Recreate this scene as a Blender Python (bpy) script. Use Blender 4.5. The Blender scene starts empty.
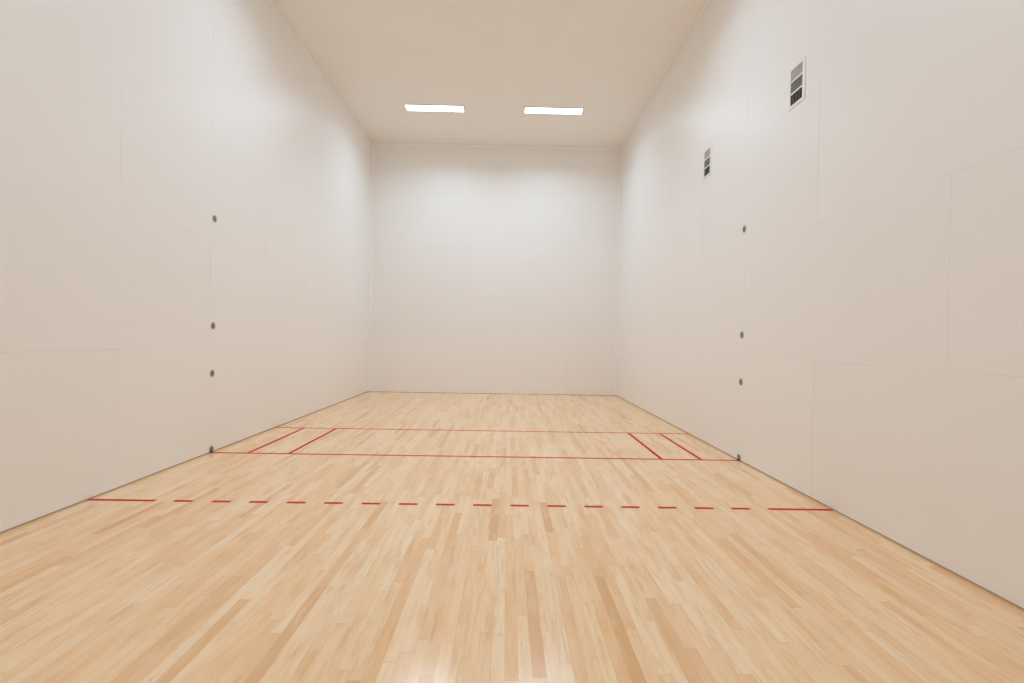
import bpy, bmesh, math, random
from mathutils import Vector, Matrix
random.seed(7)
PI = math.pi
C = bpy.context.scene.collection
SC = bpy.context.scene

HW = 3.048        # half width of the court
LEN = 12.192      # front wall at y = 0, back wall at y = -LEN
HT = 6.096
T = 0.15

# ------------------------------------------------------------------ node helpers
class NT:
    def __init__(self, name):
        self.m = bpy.data.materials.new(name)
        self.m.use_nodes = True
        self.t = self.m.node_tree
        self.t.nodes.clear()
        self.out = self.t.nodes.new('ShaderNodeOutputMaterial')
    def n(self, kind, **kw):
        x = self.t.nodes.new(kind)
        for k, v in kw.items():
            setattr(x, k, v)
        return x
    def put(self, sock, v):
        if isinstance(v, bpy.types.NodeSocket):
            self.t.links.new(v, sock)
        elif v is not None:
            sock.default_value = v
    def math(self, op, a, b=None, c=None, clamp=False):
        x = self.n('ShaderNodeMath', operation=op, use_clamp=clamp)
        self.put(x.inputs[0], a)
        if b is not None: self.put(x.inputs[1], b)
        if c is not None: self.put(x.inputs[2], c)
        return x.outputs[0]
    def mix(self, fac, a, b, mode='MIX'):
        x = self.n('ShaderNodeMix', data_type='RGBA', blend_type=mode)
        self.put(x.inputs[0], fac)
        for s, v in ((x.inputs[6], a), (x.inputs[7], b)):
            if isinstance(v, tuple): v = (*v, 1)
            self.put(s, v)
        return x.outputs[2]
    def ramp(self, fac, stops):
        x = self.n('ShaderNodeValToRGB')
        e = x.color_ramp.elements
        while len(e) < len(stops): e.new(0.5)
        for el, (p, c) in zip(e, stops):
            el.position = p
            el.color = (*c, 1) if isinstance(c, tuple) else (c, c, c, 1)
        self.put(x.inputs[0], fac)
        return x.outputs[0]
    def maprange(self, v, a, b, c, d):
        x = self.n('ShaderNodeMapRange')
        self.put(x.inputs[0], v)
        for i, q in enumerate((a, b, c, d)): x.inputs[i + 1].default_value = q
        return x.outputs[0]
    def xyz(self):
        tc = self.n('ShaderNodeTexCoord')
        s = self.n('ShaderNodeSeparateXYZ')
        self.t.links.new(tc.outputs['Object'], s.inputs[0])
        self.co = tc.outputs['Object']
        return s.outputs[0], s.outputs[1], s.outputs[2]
    def comb(self, x=0.0, y=0.0, z=0.0):
        c = self.n('ShaderNodeCombineXYZ')
        for s, v in zip(c.inputs, (x, y, z)): self.put(s, v)
        return c.outputs[0]
    def noise(self, vec, scale, detail=3, rough=0.5):
        x = self.n('ShaderNodeTexNoise')
        self.put(x.inputs['Vector'], vec)
        x.inputs['Scale'].default_value = scale
        x.inputs['Detail'].default_value = detail
        x.inputs['Roughness'].default_value = rough
        return x.outputs[0]
    def white(self, w):
        x = self.n('ShaderNodeTexWhiteNoise', noise_dimensions='1D')
        self.put(x.inputs['W'], w)
        return x.outputs[0]
    def bsdf(self, color, rough=0.5, metal=0.0, spec=0.5, normal=None, coat=0.0, coat_rough=0.1):
        b = self.n('ShaderNodeBsdfPrincipled')
        self.put(b.inputs['Base Color'], (*color, 1) if isinstance(color, tuple) else color)
        self.put(b.inputs['Roughness'], rough)
        self.put(b.inputs['Metallic'], metal)
        b.inputs['Specular IOR Level'].default_value = spec
        b.inputs['Coat Weight'].default_value = coat
        b.inputs['Coat Roughness'].default_value = coat_rough
        if normal is not None: self.put(b.inputs['Normal'], normal)
        self.t.links.new(b.outputs[0], self.out.inputs[0])
        return self.m
    def bump(self, h, strength, dist):
        b = self.n('ShaderNodeBump')
        b.inputs['Strength'].default_value = strength
        b.inputs['Distance'].default_value = dist
        self.put(b.inputs['Height'], h)
        return b.outputs[0]

WALL = (0.890, 0.870, 0.852)

def wall_material(name, axis, first, step, show=1.0):
    """painted 8 x 4 ft panels in running bond; axis is the wall's long direction"""
    k = NT(name)
    x, y, z = k.xyz()
    u = x if axis == 'x' else y
    rowf = k.math('DIVIDE', z, 1.2192)
    row = k.math('FLOOR', rowf)
    par = k.math('FLOORED_MODULO', row, 2.0)
    uu = k.math('DIVIDE', k.math('SUBTRACT', k.math('SUBTRACT', u, first), k.math('MULTIPLY', par, step / 2)), step)
    cell = k.math('FLOOR', uu)
    fu = k.math('SUBTRACT', uu, cell)
    du = k.math('MULTIPLY', k.math('MINIMUM', fu, k.math('SUBTRACT', 1.0, fu)), step)
    fz = k.math('SUBTRACT', rowf, row)
    dz = k.math('MULTIPLY', k.math('MINIMUM', fz, k.math('SUBTRACT', 1.0, fz)), 1.2192)
    sv = k.maprange(du, 0.0014, 0.0034, 1.0, 0.0)
    sh = k.maprange(dz, 0.0008, 0.0030, 1.0, 0.0)
    # filler hides stretches of the joints
    hide = k.maprange(k.noise(k.co, 0.9, 2), 0.42, 0.60, 0.30, 0.9)
    hide = k.math('MULTIPLY', hide, k.maprange(u, -8.4, -8.0, 0.35, 1.0))
    hideh = k.maprange(k.noise(k.co, 1.3, 3), 0.42, 0.64, 0.10, 0.48)
    seam = k.math('MAXIMUM', k.math('MULTIPLY', sv, hide), k.math('MULTIPLY', sh, hideh))
    tint = k.white(k.math('ADD', k.math('MULTIPLY', row, 17.3), k.math('MULTIPLY', cell, 3.7)))
    col = k.mix(tint, WALL, tuple(c * 0.982 for c in WALL))
    # ball scuffs and faint grey wipes
    scuff = k.maprange(k.noise(k.co, 7.0, 5, 0.65), 0.70, 0.80, 0.0, 0.16)
    col = k.mix(scuff, col, (0.50, 0.46, 0.43))
    cloud = k.maprange(k.noise(k.co, 0.7, 3), 0.3, 0.7, 0.0, 0.035)
    col = k.mix(cloud, col, (0.62, 0.60, 0.58))
    col = k.mix(k.math('MULTIPLY', seam, 0.50 * show), col, (0.36, 0.31, 0.27))
    h = k.math('ADD', k.math('MULTIPLY', seam, -show), k.math('MULTIPLY', k.noise(k.co, 60.0, 2), 0.12))
    return k.bsdf(col, rough=0.42, spec=0.40, normal=k.bump(h, 0.25, 0.0015))

def floor_material():
    k = NT('maple_strips')
    x, y, z = k.xyz()
    wd = 0.0572
    r = k.math('DIVIDE', x, wd)
    row = k.math('FLOOR', r)
    fr = k.math('SUBTRACT', r, row)
    dx = k.math('MULTIPLY', k.math('MINIMUM', fr, k.math('SUBTRACT', 1.0, fr)), wd)
    w = k.math('ADD', k.math('DIVIDE', y, 0.80), k.math('MULTIPLY', k.white(k.math('ADD', row, 0.5)), 531.0))
    vo = k.n('ShaderNodeTexVoronoi', voronoi_dimensions='1D', feature='F1')
    k.put(vo.inputs['W'], w); vo.inputs['Scale'].default_value = 1.0; vo.inputs['Randomness'].default_value = 0.85
    ve = k.n('ShaderNodeTexVoronoi', voronoi_dimensions='1D', feature='DISTANCE_TO_EDGE')
    k.put(ve.inputs['W'], w); ve.inputs['Scale'].default_value = 1.0; ve.inputs['Randomness'].default_value = 0.85
    sp = k.n('ShaderNodeSeparateColor'); k.put(sp.inputs[0], vo.outputs['Color'])
    ra, rb, rc = sp.outputs
    # tone of each strip: mostly mid honey, some pale, a few brown
    base = k.ramp(ra, FLOOR_RAMP)
    hue = k.mix(rb, (1.0, 0.985, 0.96), (0.985, 1.0, 1.03))
    base = k.mix(1.0, base, hue, 'MULTIPLY')
    off = k.math('MULTIPLY', rc, 37.0)
    gv = k.comb(k.math('ADD', k.math('MULTIPLY', x, 60.0), off), k.math('ADD', k.math('MULTIPLY', y, 3.0), off), off)
    grain = k.noise(gv, 1.0, 6, 0.66)
    fv = k.comb(k.math('MULTIPLY', x, 380.0), k.math('MULTIPLY', y, 14.0), off)
    fine = k.noise(fv, 1.0, 3)
    fl = k.comb(k.math('ADD', k.math('MULTIPLY', x, 16.0), off), k.math('ADD', k.math('MULTIPLY', y, 3.4), off), off)
    figure = k.noise(fl, 1.0, 5, 0.62)
    heart = k.noise(k.comb(k.math('ADD', k.math('MULTIPLY', x, 30.0), k.math('MULTIPLY', ra, 77.0)),
                           k.math('ADD', k.math('MULTIPLY', y, 2.0), off), off), 1.0, 3, 0.55)
    col = k.mix(k.maprange(figure, 0.50, 0.70, 0.0, 0.44), base, (0.74, 0.375, 0.130))
    col = k.mix(k.maprange(figure, 0.46, 0.28, 0.0, 0.38), col, (0.97, 0.77, 0.57))
    col = k.mix(k.maprange(heart, 0.58, 0.72, 0.0, 0.42), col, (0.68, 0.335, 0.115))
    col = k.mix(k.maprange(grain, 0.42, 0.78, 0.0, 0.32), col, (0.70, 0.385, 0.150))
    col = k.mix(k.maprange(fine, 0.45, 0.75, 0.0, 0.12), col, (0.52, 0.30, 0.15))
    # small knots and mineral streaks
    mv = k.comb(k.math('ADD', k.math('MULTIPLY', x, 40.0), k.math('MULTIPLY', rb, 91.0)), k.math('MULTIPLY', y, 9.0), off)
    streak = k.noise(mv, 1.0, 4, 0.6)
    col = k.mix(k.maprange(streak, 0.68, 0.80, 0.0, 0.60), col, (0.40, 0.19, 0.07))
    # joints between strips
    jx = k.maprange(dx, 0.0002, 0.0009, 0.30, 0.0)
    je = k.maprange(k.math('MULTIPLY', ve.outputs['Distance'], 0.80), 0.0005, 0.0018, 0.32, 0.0)
    j = k.math('MAXIMUM', jx, je)
    col = k.mix(j, col, (0.30, 0.16, 0.08))
    rough = k.maprange(k.noise(k.co, 3.0, 4), 0.3, 0.7, 0.14, 0.20)
    rough = k.math('ADD', rough, k.math('MULTIPLY', rb, 0.05))
    h = k.math('ADD', k.math('MULTIPLY', j, -0.7), k.math('MULTIPLY', fine, 0.10))
    h = k.math('ADD', h, k.math('MULTIPLY', ra, 0.20))
    return k.bsdf(col, rough=rough, spec=0.5, normal=k.bump(h, 0.10, 0.001), coat=0.10, coat_rough=0.15)

FLOOR_RAMP = [(0.0, (0.975, 0.725, 0.470)), (0.25, (0.960, 0.680, 0.415)), (0.50, (0.945, 0.640, 0.370)),
              (0.80, (0.915, 0.590, 0.325)), (0.95, (0.860, 0.520, 0.265)), (1.0, (0.770, 0.430, 0.195))]

def plain(name, color, rough=0.5, metal=0.0, spec=0.5, vary=0.04, scale=8.0, bump=0.0):
    k = NT(name)
    k.xyz()
    f = k.noise(k.co, scale, 3)
    col = k.mix(k.maprange(f, 0.3, 0.7, 0.0, 1.0), color, tuple(max(0, c * (1 - vary)) for c in color))
    nrm = k.bump(k.noise(k.co, scale * 12, 2), bump, 0.001) if bump else None
    return k.bsdf(col, rough=rough, metal=metal, spec=spec, normal=nrm)

def emitter(name, color, strength):
    k = NT(name)
    e = k.n('ShaderNodeEmission')
    e.inputs[0].default_value = (*color, 1)
    e.inputs[1].default_value = strength
    k.t.links.new(e.outputs[0], k.out.inputs[0])
    return k.m

M = dict(
    side=wall_material('side_wall_panels', 'y', -4.88, 2.49),
    front=wall_material('front_wall_panels', 'x', -0.61, 2.438, 0.55),
    ceil=plain('ceiling_paint', (0.90, 0.870, 0.835), rough=0.75, spec=0.3, vary=0.02, scale=1.5, bump=0.05),
    trim=plain('trim_paint', (0.93, 0.90, 0.87), rough=0.45, vary=0.02),
    gap=plain('shadow_gap_backing', (0.50, 0.41, 0.32), rough=0.9, spec=0.1),
    floor=floor_material(),
    red=plain('red_court_paint', (0.62, 0.022, 0.008), rough=0.55, spec=0.12, vary=0.12, scale=25),
    dark_red=plain('old_dark_red_paint', (0.13, 0.020, 0.012), rough=0.6, vary=0.2, scale=40),
    steel=plain('galvanised_steel', (0.56, 0.55, 0.53), rough=0.5, metal=0.4, vary=0.25, scale=90),
    dark_steel=plain('dull_dark_steel', (0.22, 0.215, 0.20), rough=0.55, metal=0.4, vary=0.25, scale=120),
    white_metal=plain('white_enamel', (0.86, 0.86, 0.85), rough=0.35, vary=0.02),
    lamp_frame=plain('grey_lamp_frame', (0.55, 0.55, 0.54), rough=0.6, vary=0.02),
    beige=plain('beige_damper', (0.45, 0.395, 0.345), rough=0.6, vary=0.12, scale=60),
    grey=plain('grey_filter_mesh', (0.275, 0.265, 0.25), rough=0.8, vary=0.25, scale=140, bump=0.3),
    dark=plain('painted_duct_shade', (0.035, 0.030, 0.026), rough=0.8, vary=0.3, scale=60),
    vane=plain('brown_grey_vane', (0.115, 0.095, 0.080), rough=0.6, vary=0.2, scale=60),
    lens=emitter('lit_prismatic_lens', (0.74, 0.91, 1.05), 6.4),
)

# ------------------------------------------------------------------ mesh helpers
def bx(bm, x0, x1, y0, y1, z0, z1, bevel=0.0):
    r = bmesh.ops.create_cube(bm, size=1.0)
    vs = r['verts']
    for v in vs:
        v.co = Vector((x0 + (v.co.x + .5) * (x1 - x0), y0 + (v.co.y + .5) * (y1 - y0), z0 + (v.co.z + .5) * (z1 - z0)))
    if bevel:
        es = list({e for v in vs for e in v.link_edges})
        bmesh.ops.bevel(bm, geom=es, offset=bevel, segments=2, affect='EDGES', profile=0.5)

def lathe(bm, prof, n=40, axis_x=True):
    """prof: list of (radius, height) - revolved about local X"""
    rings = []
    for r, h in prof:
        if r < 1e-6:
            rings.append([bm.verts.new((h, 0, 0))])
        else:
            rings.append([bm.verts.new((h, r * math.cos(2 * PI * i / n), r * math.sin(2 * PI * i / n))) for i in range(n)])
    for a, b in zip(rings, rings[1:]):
        for i in range(n):
            j = (i + 1) % n
            if len(a) == 1 and len(b) == 1: continue
            if len(a) == 1: bm.faces.new((a[0], b[i], b[j]))
            elif len(b) == 1: bm.faces.new((a[i], a[j], b[0]))
            else: bm.faces.new((a[i], a[j], b[j], b[i]))

def tube(bm, pts, r, n=10):
    pts = [Vector(p) for p in pts]
    rings = []
    for i, p in enumerate(pts):
        d = (pts[min(i + 1, len(pts) - 1)] - pts[max(i - 1, 0)]).normalized()
        a = d.orthogonal().normalized() if i == 0 else (ref - d * ref.dot(d)).normalized()
        ref = a
        b = d.cross(a)
        rings.append([bm.verts.new(p + r * (math.cos(2 * PI * k / n) * a + math.sin(2 * PI * k / n) * b)) for k in range(n)])
    for A, B in zip(rings, rings[1:]):
        for k in range(n):
            bm.faces.new((A[k], A[(k + 1) % n], B[(k + 1) % n], B[k]))
    bm.faces.new(rings[0][::-1]); bm.faces.new(rings[-1])

def obj(name, bm, mat, parent=None, label=None, smooth=False):
    bmesh.ops.recalc_face_normals(bm, faces=bm.faces)
    me = bpy.data.meshes.new(name)
    bm.to_mesh(me); bm.free()
    me.materials.append(mat)
    if smooth:
        for p in me.polygons: p.use_smooth = True
        me.set_sharp_from_angle(angle=math.radians(35))
    o = bpy.data.objects.new(name, me)
    C.objects.link(o)
    if parent: o.parent = parent
    if label: o['label'] = label
    return o

def struct(name, bm, mat, label, cat):
    o = obj(name, bm, mat, label=label)
    o['category'] = cat; o['kind'] = 'structure'
    return o

def box_struct(name, dims, mat, label, cat, bevel=0.0):
    bm = bmesh.new(); bx(bm, *dims, bevel=bevel)
    return struct(name, bm, mat, label, cat)

def thing(name, label, cat, loc, rotz=0.0, group=None):
    o = bpy.data.objects.new(name, None)
    C.objects.link(o)
    o.empty_display_size = 0.1
    o.location = loc; o.rotation_euler = (0, 0, rotz)
    o['label'] = label; o['category'] = cat
    if group: o['group'] = group
    return o

def dup(root, loc, rotz, label):
    r = root.copy(); C.objects.link(r)
    r.location = loc; r.rotation_euler = (0, 0, rotz); r['label'] = label
    for ch in list(root.children):
        c = ch.copy(); C.objects.link(c); c.parent = r
        for g in ch.children:
            d = g.copy(); C.objects.link(d); d.parent = c
    return r

# ------------------------------------------------------------------ room shell
GAP = 0.014     # open joint between wall panels and floor
floor = box_struct('floor', (-HW - T, HW + T, -LEN - T, T, -0.12, 0.0), M['floor'],
                   'pale maple strip court floor with red court lines', 'floor')
box_struct('ceiling', (-HW - T, HW + T, -LEN - T, T, HT, HT + T), M['ceil'],
           'smooth off-white court ceiling with two lit lamps in view', 'ceiling')

def wall(name, dims, back, mat, label):
    w = box_struct(name, dims, mat, label, 'wall')
    bm = bmesh.new(); bx(bm, *back)
    obj('shadow_gap', bm, M['gap'], w, label='thin dark open joint between wall foot and floor')
    return w
R = 0.005
wall('wall_left', (-HW - T, -HW, -LEN - T, T, GAP, HT), (-HW - T, -HW - R, -LEN, 0, 0, GAP), M['side'],
     'left off-white panelled side wall with four round steel anchors')
wall('wall_right', (HW, HW + T, -LEN - T, T, GAP, HT), (HW + R, HW + T, -LEN, 0, 0, GAP), M['side'],
     'right off-white panelled side wall with two white-framed vents')
wall('wall_front', (-HW, HW, 0, T, 0.008, HT), (-HW, HW, 0.006, T, 0, 0.008), M['front'],
     'far off-white front wall facing the camera, plain and brightest')
wall('wall_back', (-HW, HW, -LEN - T, -LEN, GAP, HT), (-HW, HW, -LEN - T, -LEN - R, 0, GAP), M['front'],
     'off-white back wall of the court behind the viewer')

# trims: a slim moulding at the top of the front wall, slim corner beads
box_struct('trim_1', (-HW, HW, -0.010, 0.0, HT - 0.075, HT), M['trim'],
           'slim painted moulding along top of front wall', 'trim', 0.003)
box_struct('trim_2', (-HW, -HW + 0.022, -LEN, -0.010, HT - 0.022, HT), M['trim'],
           'thin painted bead where left wall meets ceiling', 'trim', 0.009)
box_struct('trim_3', (HW - 0.022, HW, -LEN, -0.010, HT - 0.022, HT), M['trim'],
           'thin painted bead where right wall meets ceiling', 'trim', 0.009)
box_struct('trim_4', (-HW, -HW + 0.055, -0.006, 0.0, 0.008, HT - 0.075), M['trim'],
           'narrow upright corner strip at left end of front wall', 'trim', 0.002)
box_struct('trim_5', (HW - 0.055, HW, -0.006, 0.0, 0.008, HT - 0.075), M['trim'],
           'narrow upright corner strip at right end of front wall', 'trim', 0.002)

# ------------------------------------------------------------------ court lines painted on the floor
LW = 0.039
def line(name, x0, x1, y0, y1, label):
    bm = bmesh.new(); bx(bm, x0, x1, y0, y1, 0.0, 0.0009)
    return obj(name, bm, M['red'], floor, label=label)
YS, YV, YR = -6.077, -4.575, -7.639
line('short_line', -HW, HW, YS - LW / 2, YS + LW / 2, 'solid red line across the floor, ending at the lowest wall anchors')
line('service_line', -HW, HW, YV - LW / 2, YV + LW / 2, 'solid red line across the floor, farthest from the camera')
for x, lab in ((-2.628, 'red service box side line nearest the left wall'),
               (-2.160, 'red service box line, second from the left wall'),
               (2.152, 'red service box line, second from the right wall'),
               (2.616, 'red service box side line nearest the right wall')):
    line('service_box_line', x - LW / 2, x + LW / 2, YS + LW / 2, YV - LW / 2, lab)
line('receiving_line_end', -HW, -HW + 0.5334, YR - LW / 2, YR + LW / 2, 'longer red end stroke of the dashed line at left wall')
line('receiving_line_end', HW - 0.5334, HW, YR - LW / 2, YR + LW / 2, 'longer red end stroke of the dashed line at right wall')
for i in range(16):
    x0 = -HW + 0.5334 + 0.1524 * (1 + 2 * i)
    line('receiving_line_dash', x0, x0 + 0.1524, YR - LW / 2, YR + LW / 2, 'short red dash of the dashed receiving line')

# ------------------------------------------------------------------ round wall anchors for the net
def anchor(label, loc, rotz):
    t = thing('wall_anchor', label, 'wall anchor', loc, rotz, 'round steel anchors on the side walls')
    bm = bmesh.new()
    lathe(bm, [(0.0415, 0.0), (0.0415, 0.0025), (0.0400, 0.0040), (0.0300, 0.0048), (0.0285, 0.0040), (0.0285, 0.0)])
    obj('flange', bm, M['steel'], t, smooth=True)
    bm = bmesh.new()
    lathe(bm, [(0.0284, 0.0008), (0.0240, 0.0012), (0.0120, 0.0010), (0.0, 0.0010)])
    obj('cup', bm, M['dark_steel'], t, smooth=True)
    bm = bmesh.new()
    tube(bm, [(0.001, -0.013 * math.cos(a), 0.0) if a in (0, PI) else (0.001 + 0.011 * math.sin(a), -0.013 * math.cos(a), 0.0)
              for a in [PI * i / 12 for i in range(13)]], 0.0032)
    obj('eye_loop', bm, M['steel'], t, smooth=True)
    for s in (-1, 1):
        bm = bmesh.new()
        lathe(bm, [(0.0042, 0.0), (0.0042, 0.0058), (0.0025, 0.0068), (0.0, 0.0070)], n=12)
        for v in bm.verts: v.co.z += 0.036 * s
        obj('screw', bm, M['dark_steel'], t, smooth=True)
    return t
a0 = anchor('topmost round steel anchor on the left wall', (-HW, -6.067, 2.683), 0.0)
dup(a0, (-HW, -6.070, 1.456), 0, 'round steel anchor on the left wall, second from the top')
dup(a0, (-HW, -6.075, 0.910), 0, 'round steel anchor on the left wall, third from the top')
dup(a0, (-HW, -6.072, 0.037), 0, 'round steel anchor at the foot of the left wall, at the red line end')
dup(a0, (HW, -6.098, 2.683), PI, 'topmost round steel anchor on the right wall, below the vents')
dup(a0, (HW, -6.094, 1.459), PI, 'round steel anchor on the right wall, second from the top')
dup(a0, (HW, -6.093, 0.915), PI, 'round steel anchor on the right wall, third from the top')
dup(a0, (HW, -6.084, 0.037), PI, 'round steel anchor at the foot of the right wall, at the red line end')

for q, sx in [(o, 1 if o.location.x < 0 else -1) for o in list(C.objects) if o.name.startswith('wall_anchor') and o.location.z < 0.1]:
    bm = bmesh.new()
    bx(bm, 0.0, 0.0062, -0.026, 0.026, -q.location.z + 0.0010, -q.location.z + 0.016, 0.001)
    obj('painted_foot', bm, M['dark_red'], q, label='dark red painted foot')

# ------------------------------------------------------------------ vents on the right wall (local -X faces the court)
def vent(label, loc):
    t = thing('wall_vent', label, 'vent', loc, 0.0, 'white-framed vents high on the right wall')
    ow, oh = 0.129, 0.200        # half outer
    iw, ih = 0.091, 0.169        # half opening
    th = 0.008
    bm = bmesh.new()
    bx(bm, -th, 0, -ow, -iw, -oh, oh, 0.002); bx(bm, -th, 0, iw, ow, -oh, oh, 0.002)
    bx(bm, -th, 0, -iw, iw, ih, oh, 0.002); bx(bm, -th, 0, -iw, iw, -oh, -ih, 0.002)
    obj('frame', bm, M['white_metal'], t)
    ch = 0.102; bar = (2 * ih - 3 * ch) / 2
    z2 = ih - ch; z1 = z2 - bar; z0 = z1 - ch
    for zt in (z2, z0):
        bm = bmesh.new(); bx(bm, -0.007, 0, -iw, iw, zt - bar, zt, 0.0015)
        obj('crossbar', bm, M['white_metal'], t)
    # top cell: closed beige damper blades
    bm = bmesh.new()
    n = 12
    for i in range(n):
        y = -iw + (i + .5) * 2 * iw / n
        bx(bm, -0.0045, -0.001, y - iw / n * 0.96, y + iw / n * 0.96, z2, ih)
    obj('damper', bm, M['beige'], t, label='upper beige louvre section')
    bm = bmesh.new()
    bx(bm, -0.003, -0.0005, -iw, iw, z0, z1)
    for i in range(28):
        y = -iw + (i + .5) * 2 * iw / 28
        bx(bm, -0.0042, -0.003, y - 0.0010, y + 0.0010, z0, z1)
    obj('filter_mesh', bm, M['grey'], t, label='middle grey mesh section')
    zb = -ih
    bm = bmesh.new(); bx(bm, -0.0015, -0.0003, -iw, iw, zb, zb + ch)  # flat near-black panel paints the shade inside the open duct
    obj('duct_shade_panel', bm, M['dark'], t, label='lower opening, its shade painted as a dark panel')
    for i in range(3):
        y = -iw + (i + 1) * 2 * iw / 4
        bm = bmesh.new(); bx(bm, -0.0070, -0.0015, y - 0.007, y + 0.007, zb, zb + ch, 0.001)
        obj('vane', bm, M['vane'], t)
    return t
v0 = vent('white-framed three-section wall vent nearer the camera, higher in view', (HW, -7.033, 3.842))
dup(v0, (HW, -5.050, 3.842), 0, 'white-framed three-section wall vent farther away, nearer the front wall')

# ------------------------------------------------------------------ recessed ceiling lamps
LAMP_W = 31.2
def lamp(label, loc):
    t = thing('ceiling_light', label, 'ceiling light', loc, 0.0, 'rectangular lamps in the court ceiling')
    hw, hd, f = 0.592, 0.120, 0.020
    bm = bmesh.new()
    z0, z1 = -0.010, 0.0
    bx(bm, -hw - f, hw + f, hd, hd + f, z0, z1, 0.002); bx(bm, -hw - f, hw + f, -hd - f, -hd, z0, z1, 0.002)
    bx(bm, hw, hw + f, -hd, hd, z0, z1, 0.002); bx(bm, -hw - f, -hw, -hd, hd, z0, z1, 0.002)
    obj('frame', bm, M['lamp_frame'], t)
    bm = bmesh.new(); bx(bm, -hw, hw, -hd, hd, -0.006, -0.001)
    obj('diffuser', bm, M['lens'], t, label='glowing white diffuser panel')
    ld = bpy.data.lights.new('lamp_light', 'AREA')
    ld.shape = 'RECTANGLE'; ld.size = 2 * hw - 0.02; ld.size_y = 2 * hd - 0.02
    ld.energy = LAMP_W; ld.color = (0.612, 0.848, 1.062); ld.spread = math.radians(149)
    lo = bpy.data.objects.new('lamp_light', ld); C.objects.link(lo)
    lo.parent = t; lo.location = (0, 0, -0.011)
    return t
l0 = lamp('left of the two lit rectangular lamps near the front wall', (-1.245, -1.770, HT))
for (x, y), lab in (((1.211, -1.782), 'right of the two lit rectangular lamps near the front wall'),
                    ((-1.245, -6.10), 'left lit rectangular lamp over mid court, above the red lines'),
                    ((1.211, -6.10), 'right lit rectangular lamp over mid court, above the red lines'),
                    ((-1.245, -10.42), 'left lit rectangular lamp near the back wall'),
                    ((1.211, -10.42), 'right lit rectangular lamp near the back wall')):
    q = dup(l0, (x, y, HT), 0, lab)
    if y < -9:                       # unseen back row, dimmed to darken the side walls near the camera
        for c in q.children:
            if c.type == 'LIGHT':
                c.data = c.data.copy(); c.data.energy = LAMP_W * 0.6

# ------------------------------------------------------------------ world, camera, output look
wd = bpy.data.worlds.new('world'); SC.world = wd
wd.use_nodes = True
wd.node_tree.nodes['Background'].inputs[0].default_value = (0.5, 0.5, 0.5, 1)
wd.node_tree.nodes['Background'].inputs[1].default_value = 0.0

yaw, pitch, roll, fpx = 0.01097, -0.00743, 0.01771, 466.889
f = Vector((math.sin(yaw) * math.cos(pitch), math.cos(yaw) * math.cos(pitch), math.sin(pitch)))
r0 = Vector((math.cos(yaw), -math.sin(yaw), 0)); u0 = r0.cross(f)
r = math.cos(roll) * r0 + math.sin(roll) * u0
u = -math.sin(roll) * r0 + math.cos(roll) * u0
cd = bpy.data.cameras.new('camera'); cam = bpy.data.objects.new('camera', cd); C.objects.link(cam)
cam.matrix_world = Matrix(((r.x, u.x, -f.x, 0.3288), (r.y, u.y, -f.y, -11.4674), (r.z, u.z, -f.z, 1.3770), (0, 0, 0, 1)))
cd.sensor_fit = 'HORIZONTAL'; cd.sensor_width = 36.0; cd.lens = 36.0 * fpx / 1024
cd.clip_start = 0.05; cd.clip_end = 100
SC.camera = cam

SC.view_settings.view_transform = 'Standard'
SC.view_settings.look = 'None'
SC.view_settings.gamma = 1.0
SC.view_settings.use_curve_mapping = False
SC.view_settings.exposure = 0.0
cy = SC.cycles
cy.use_denoising = True
cy.max_bounces = 16; cy.diffuse_bounces = 12; cy.glossy_bounces = 6
cy.sample_clamp_indirect = 3.0
cy.use_adaptive_sampling = False
cy.caustics_reflective = False
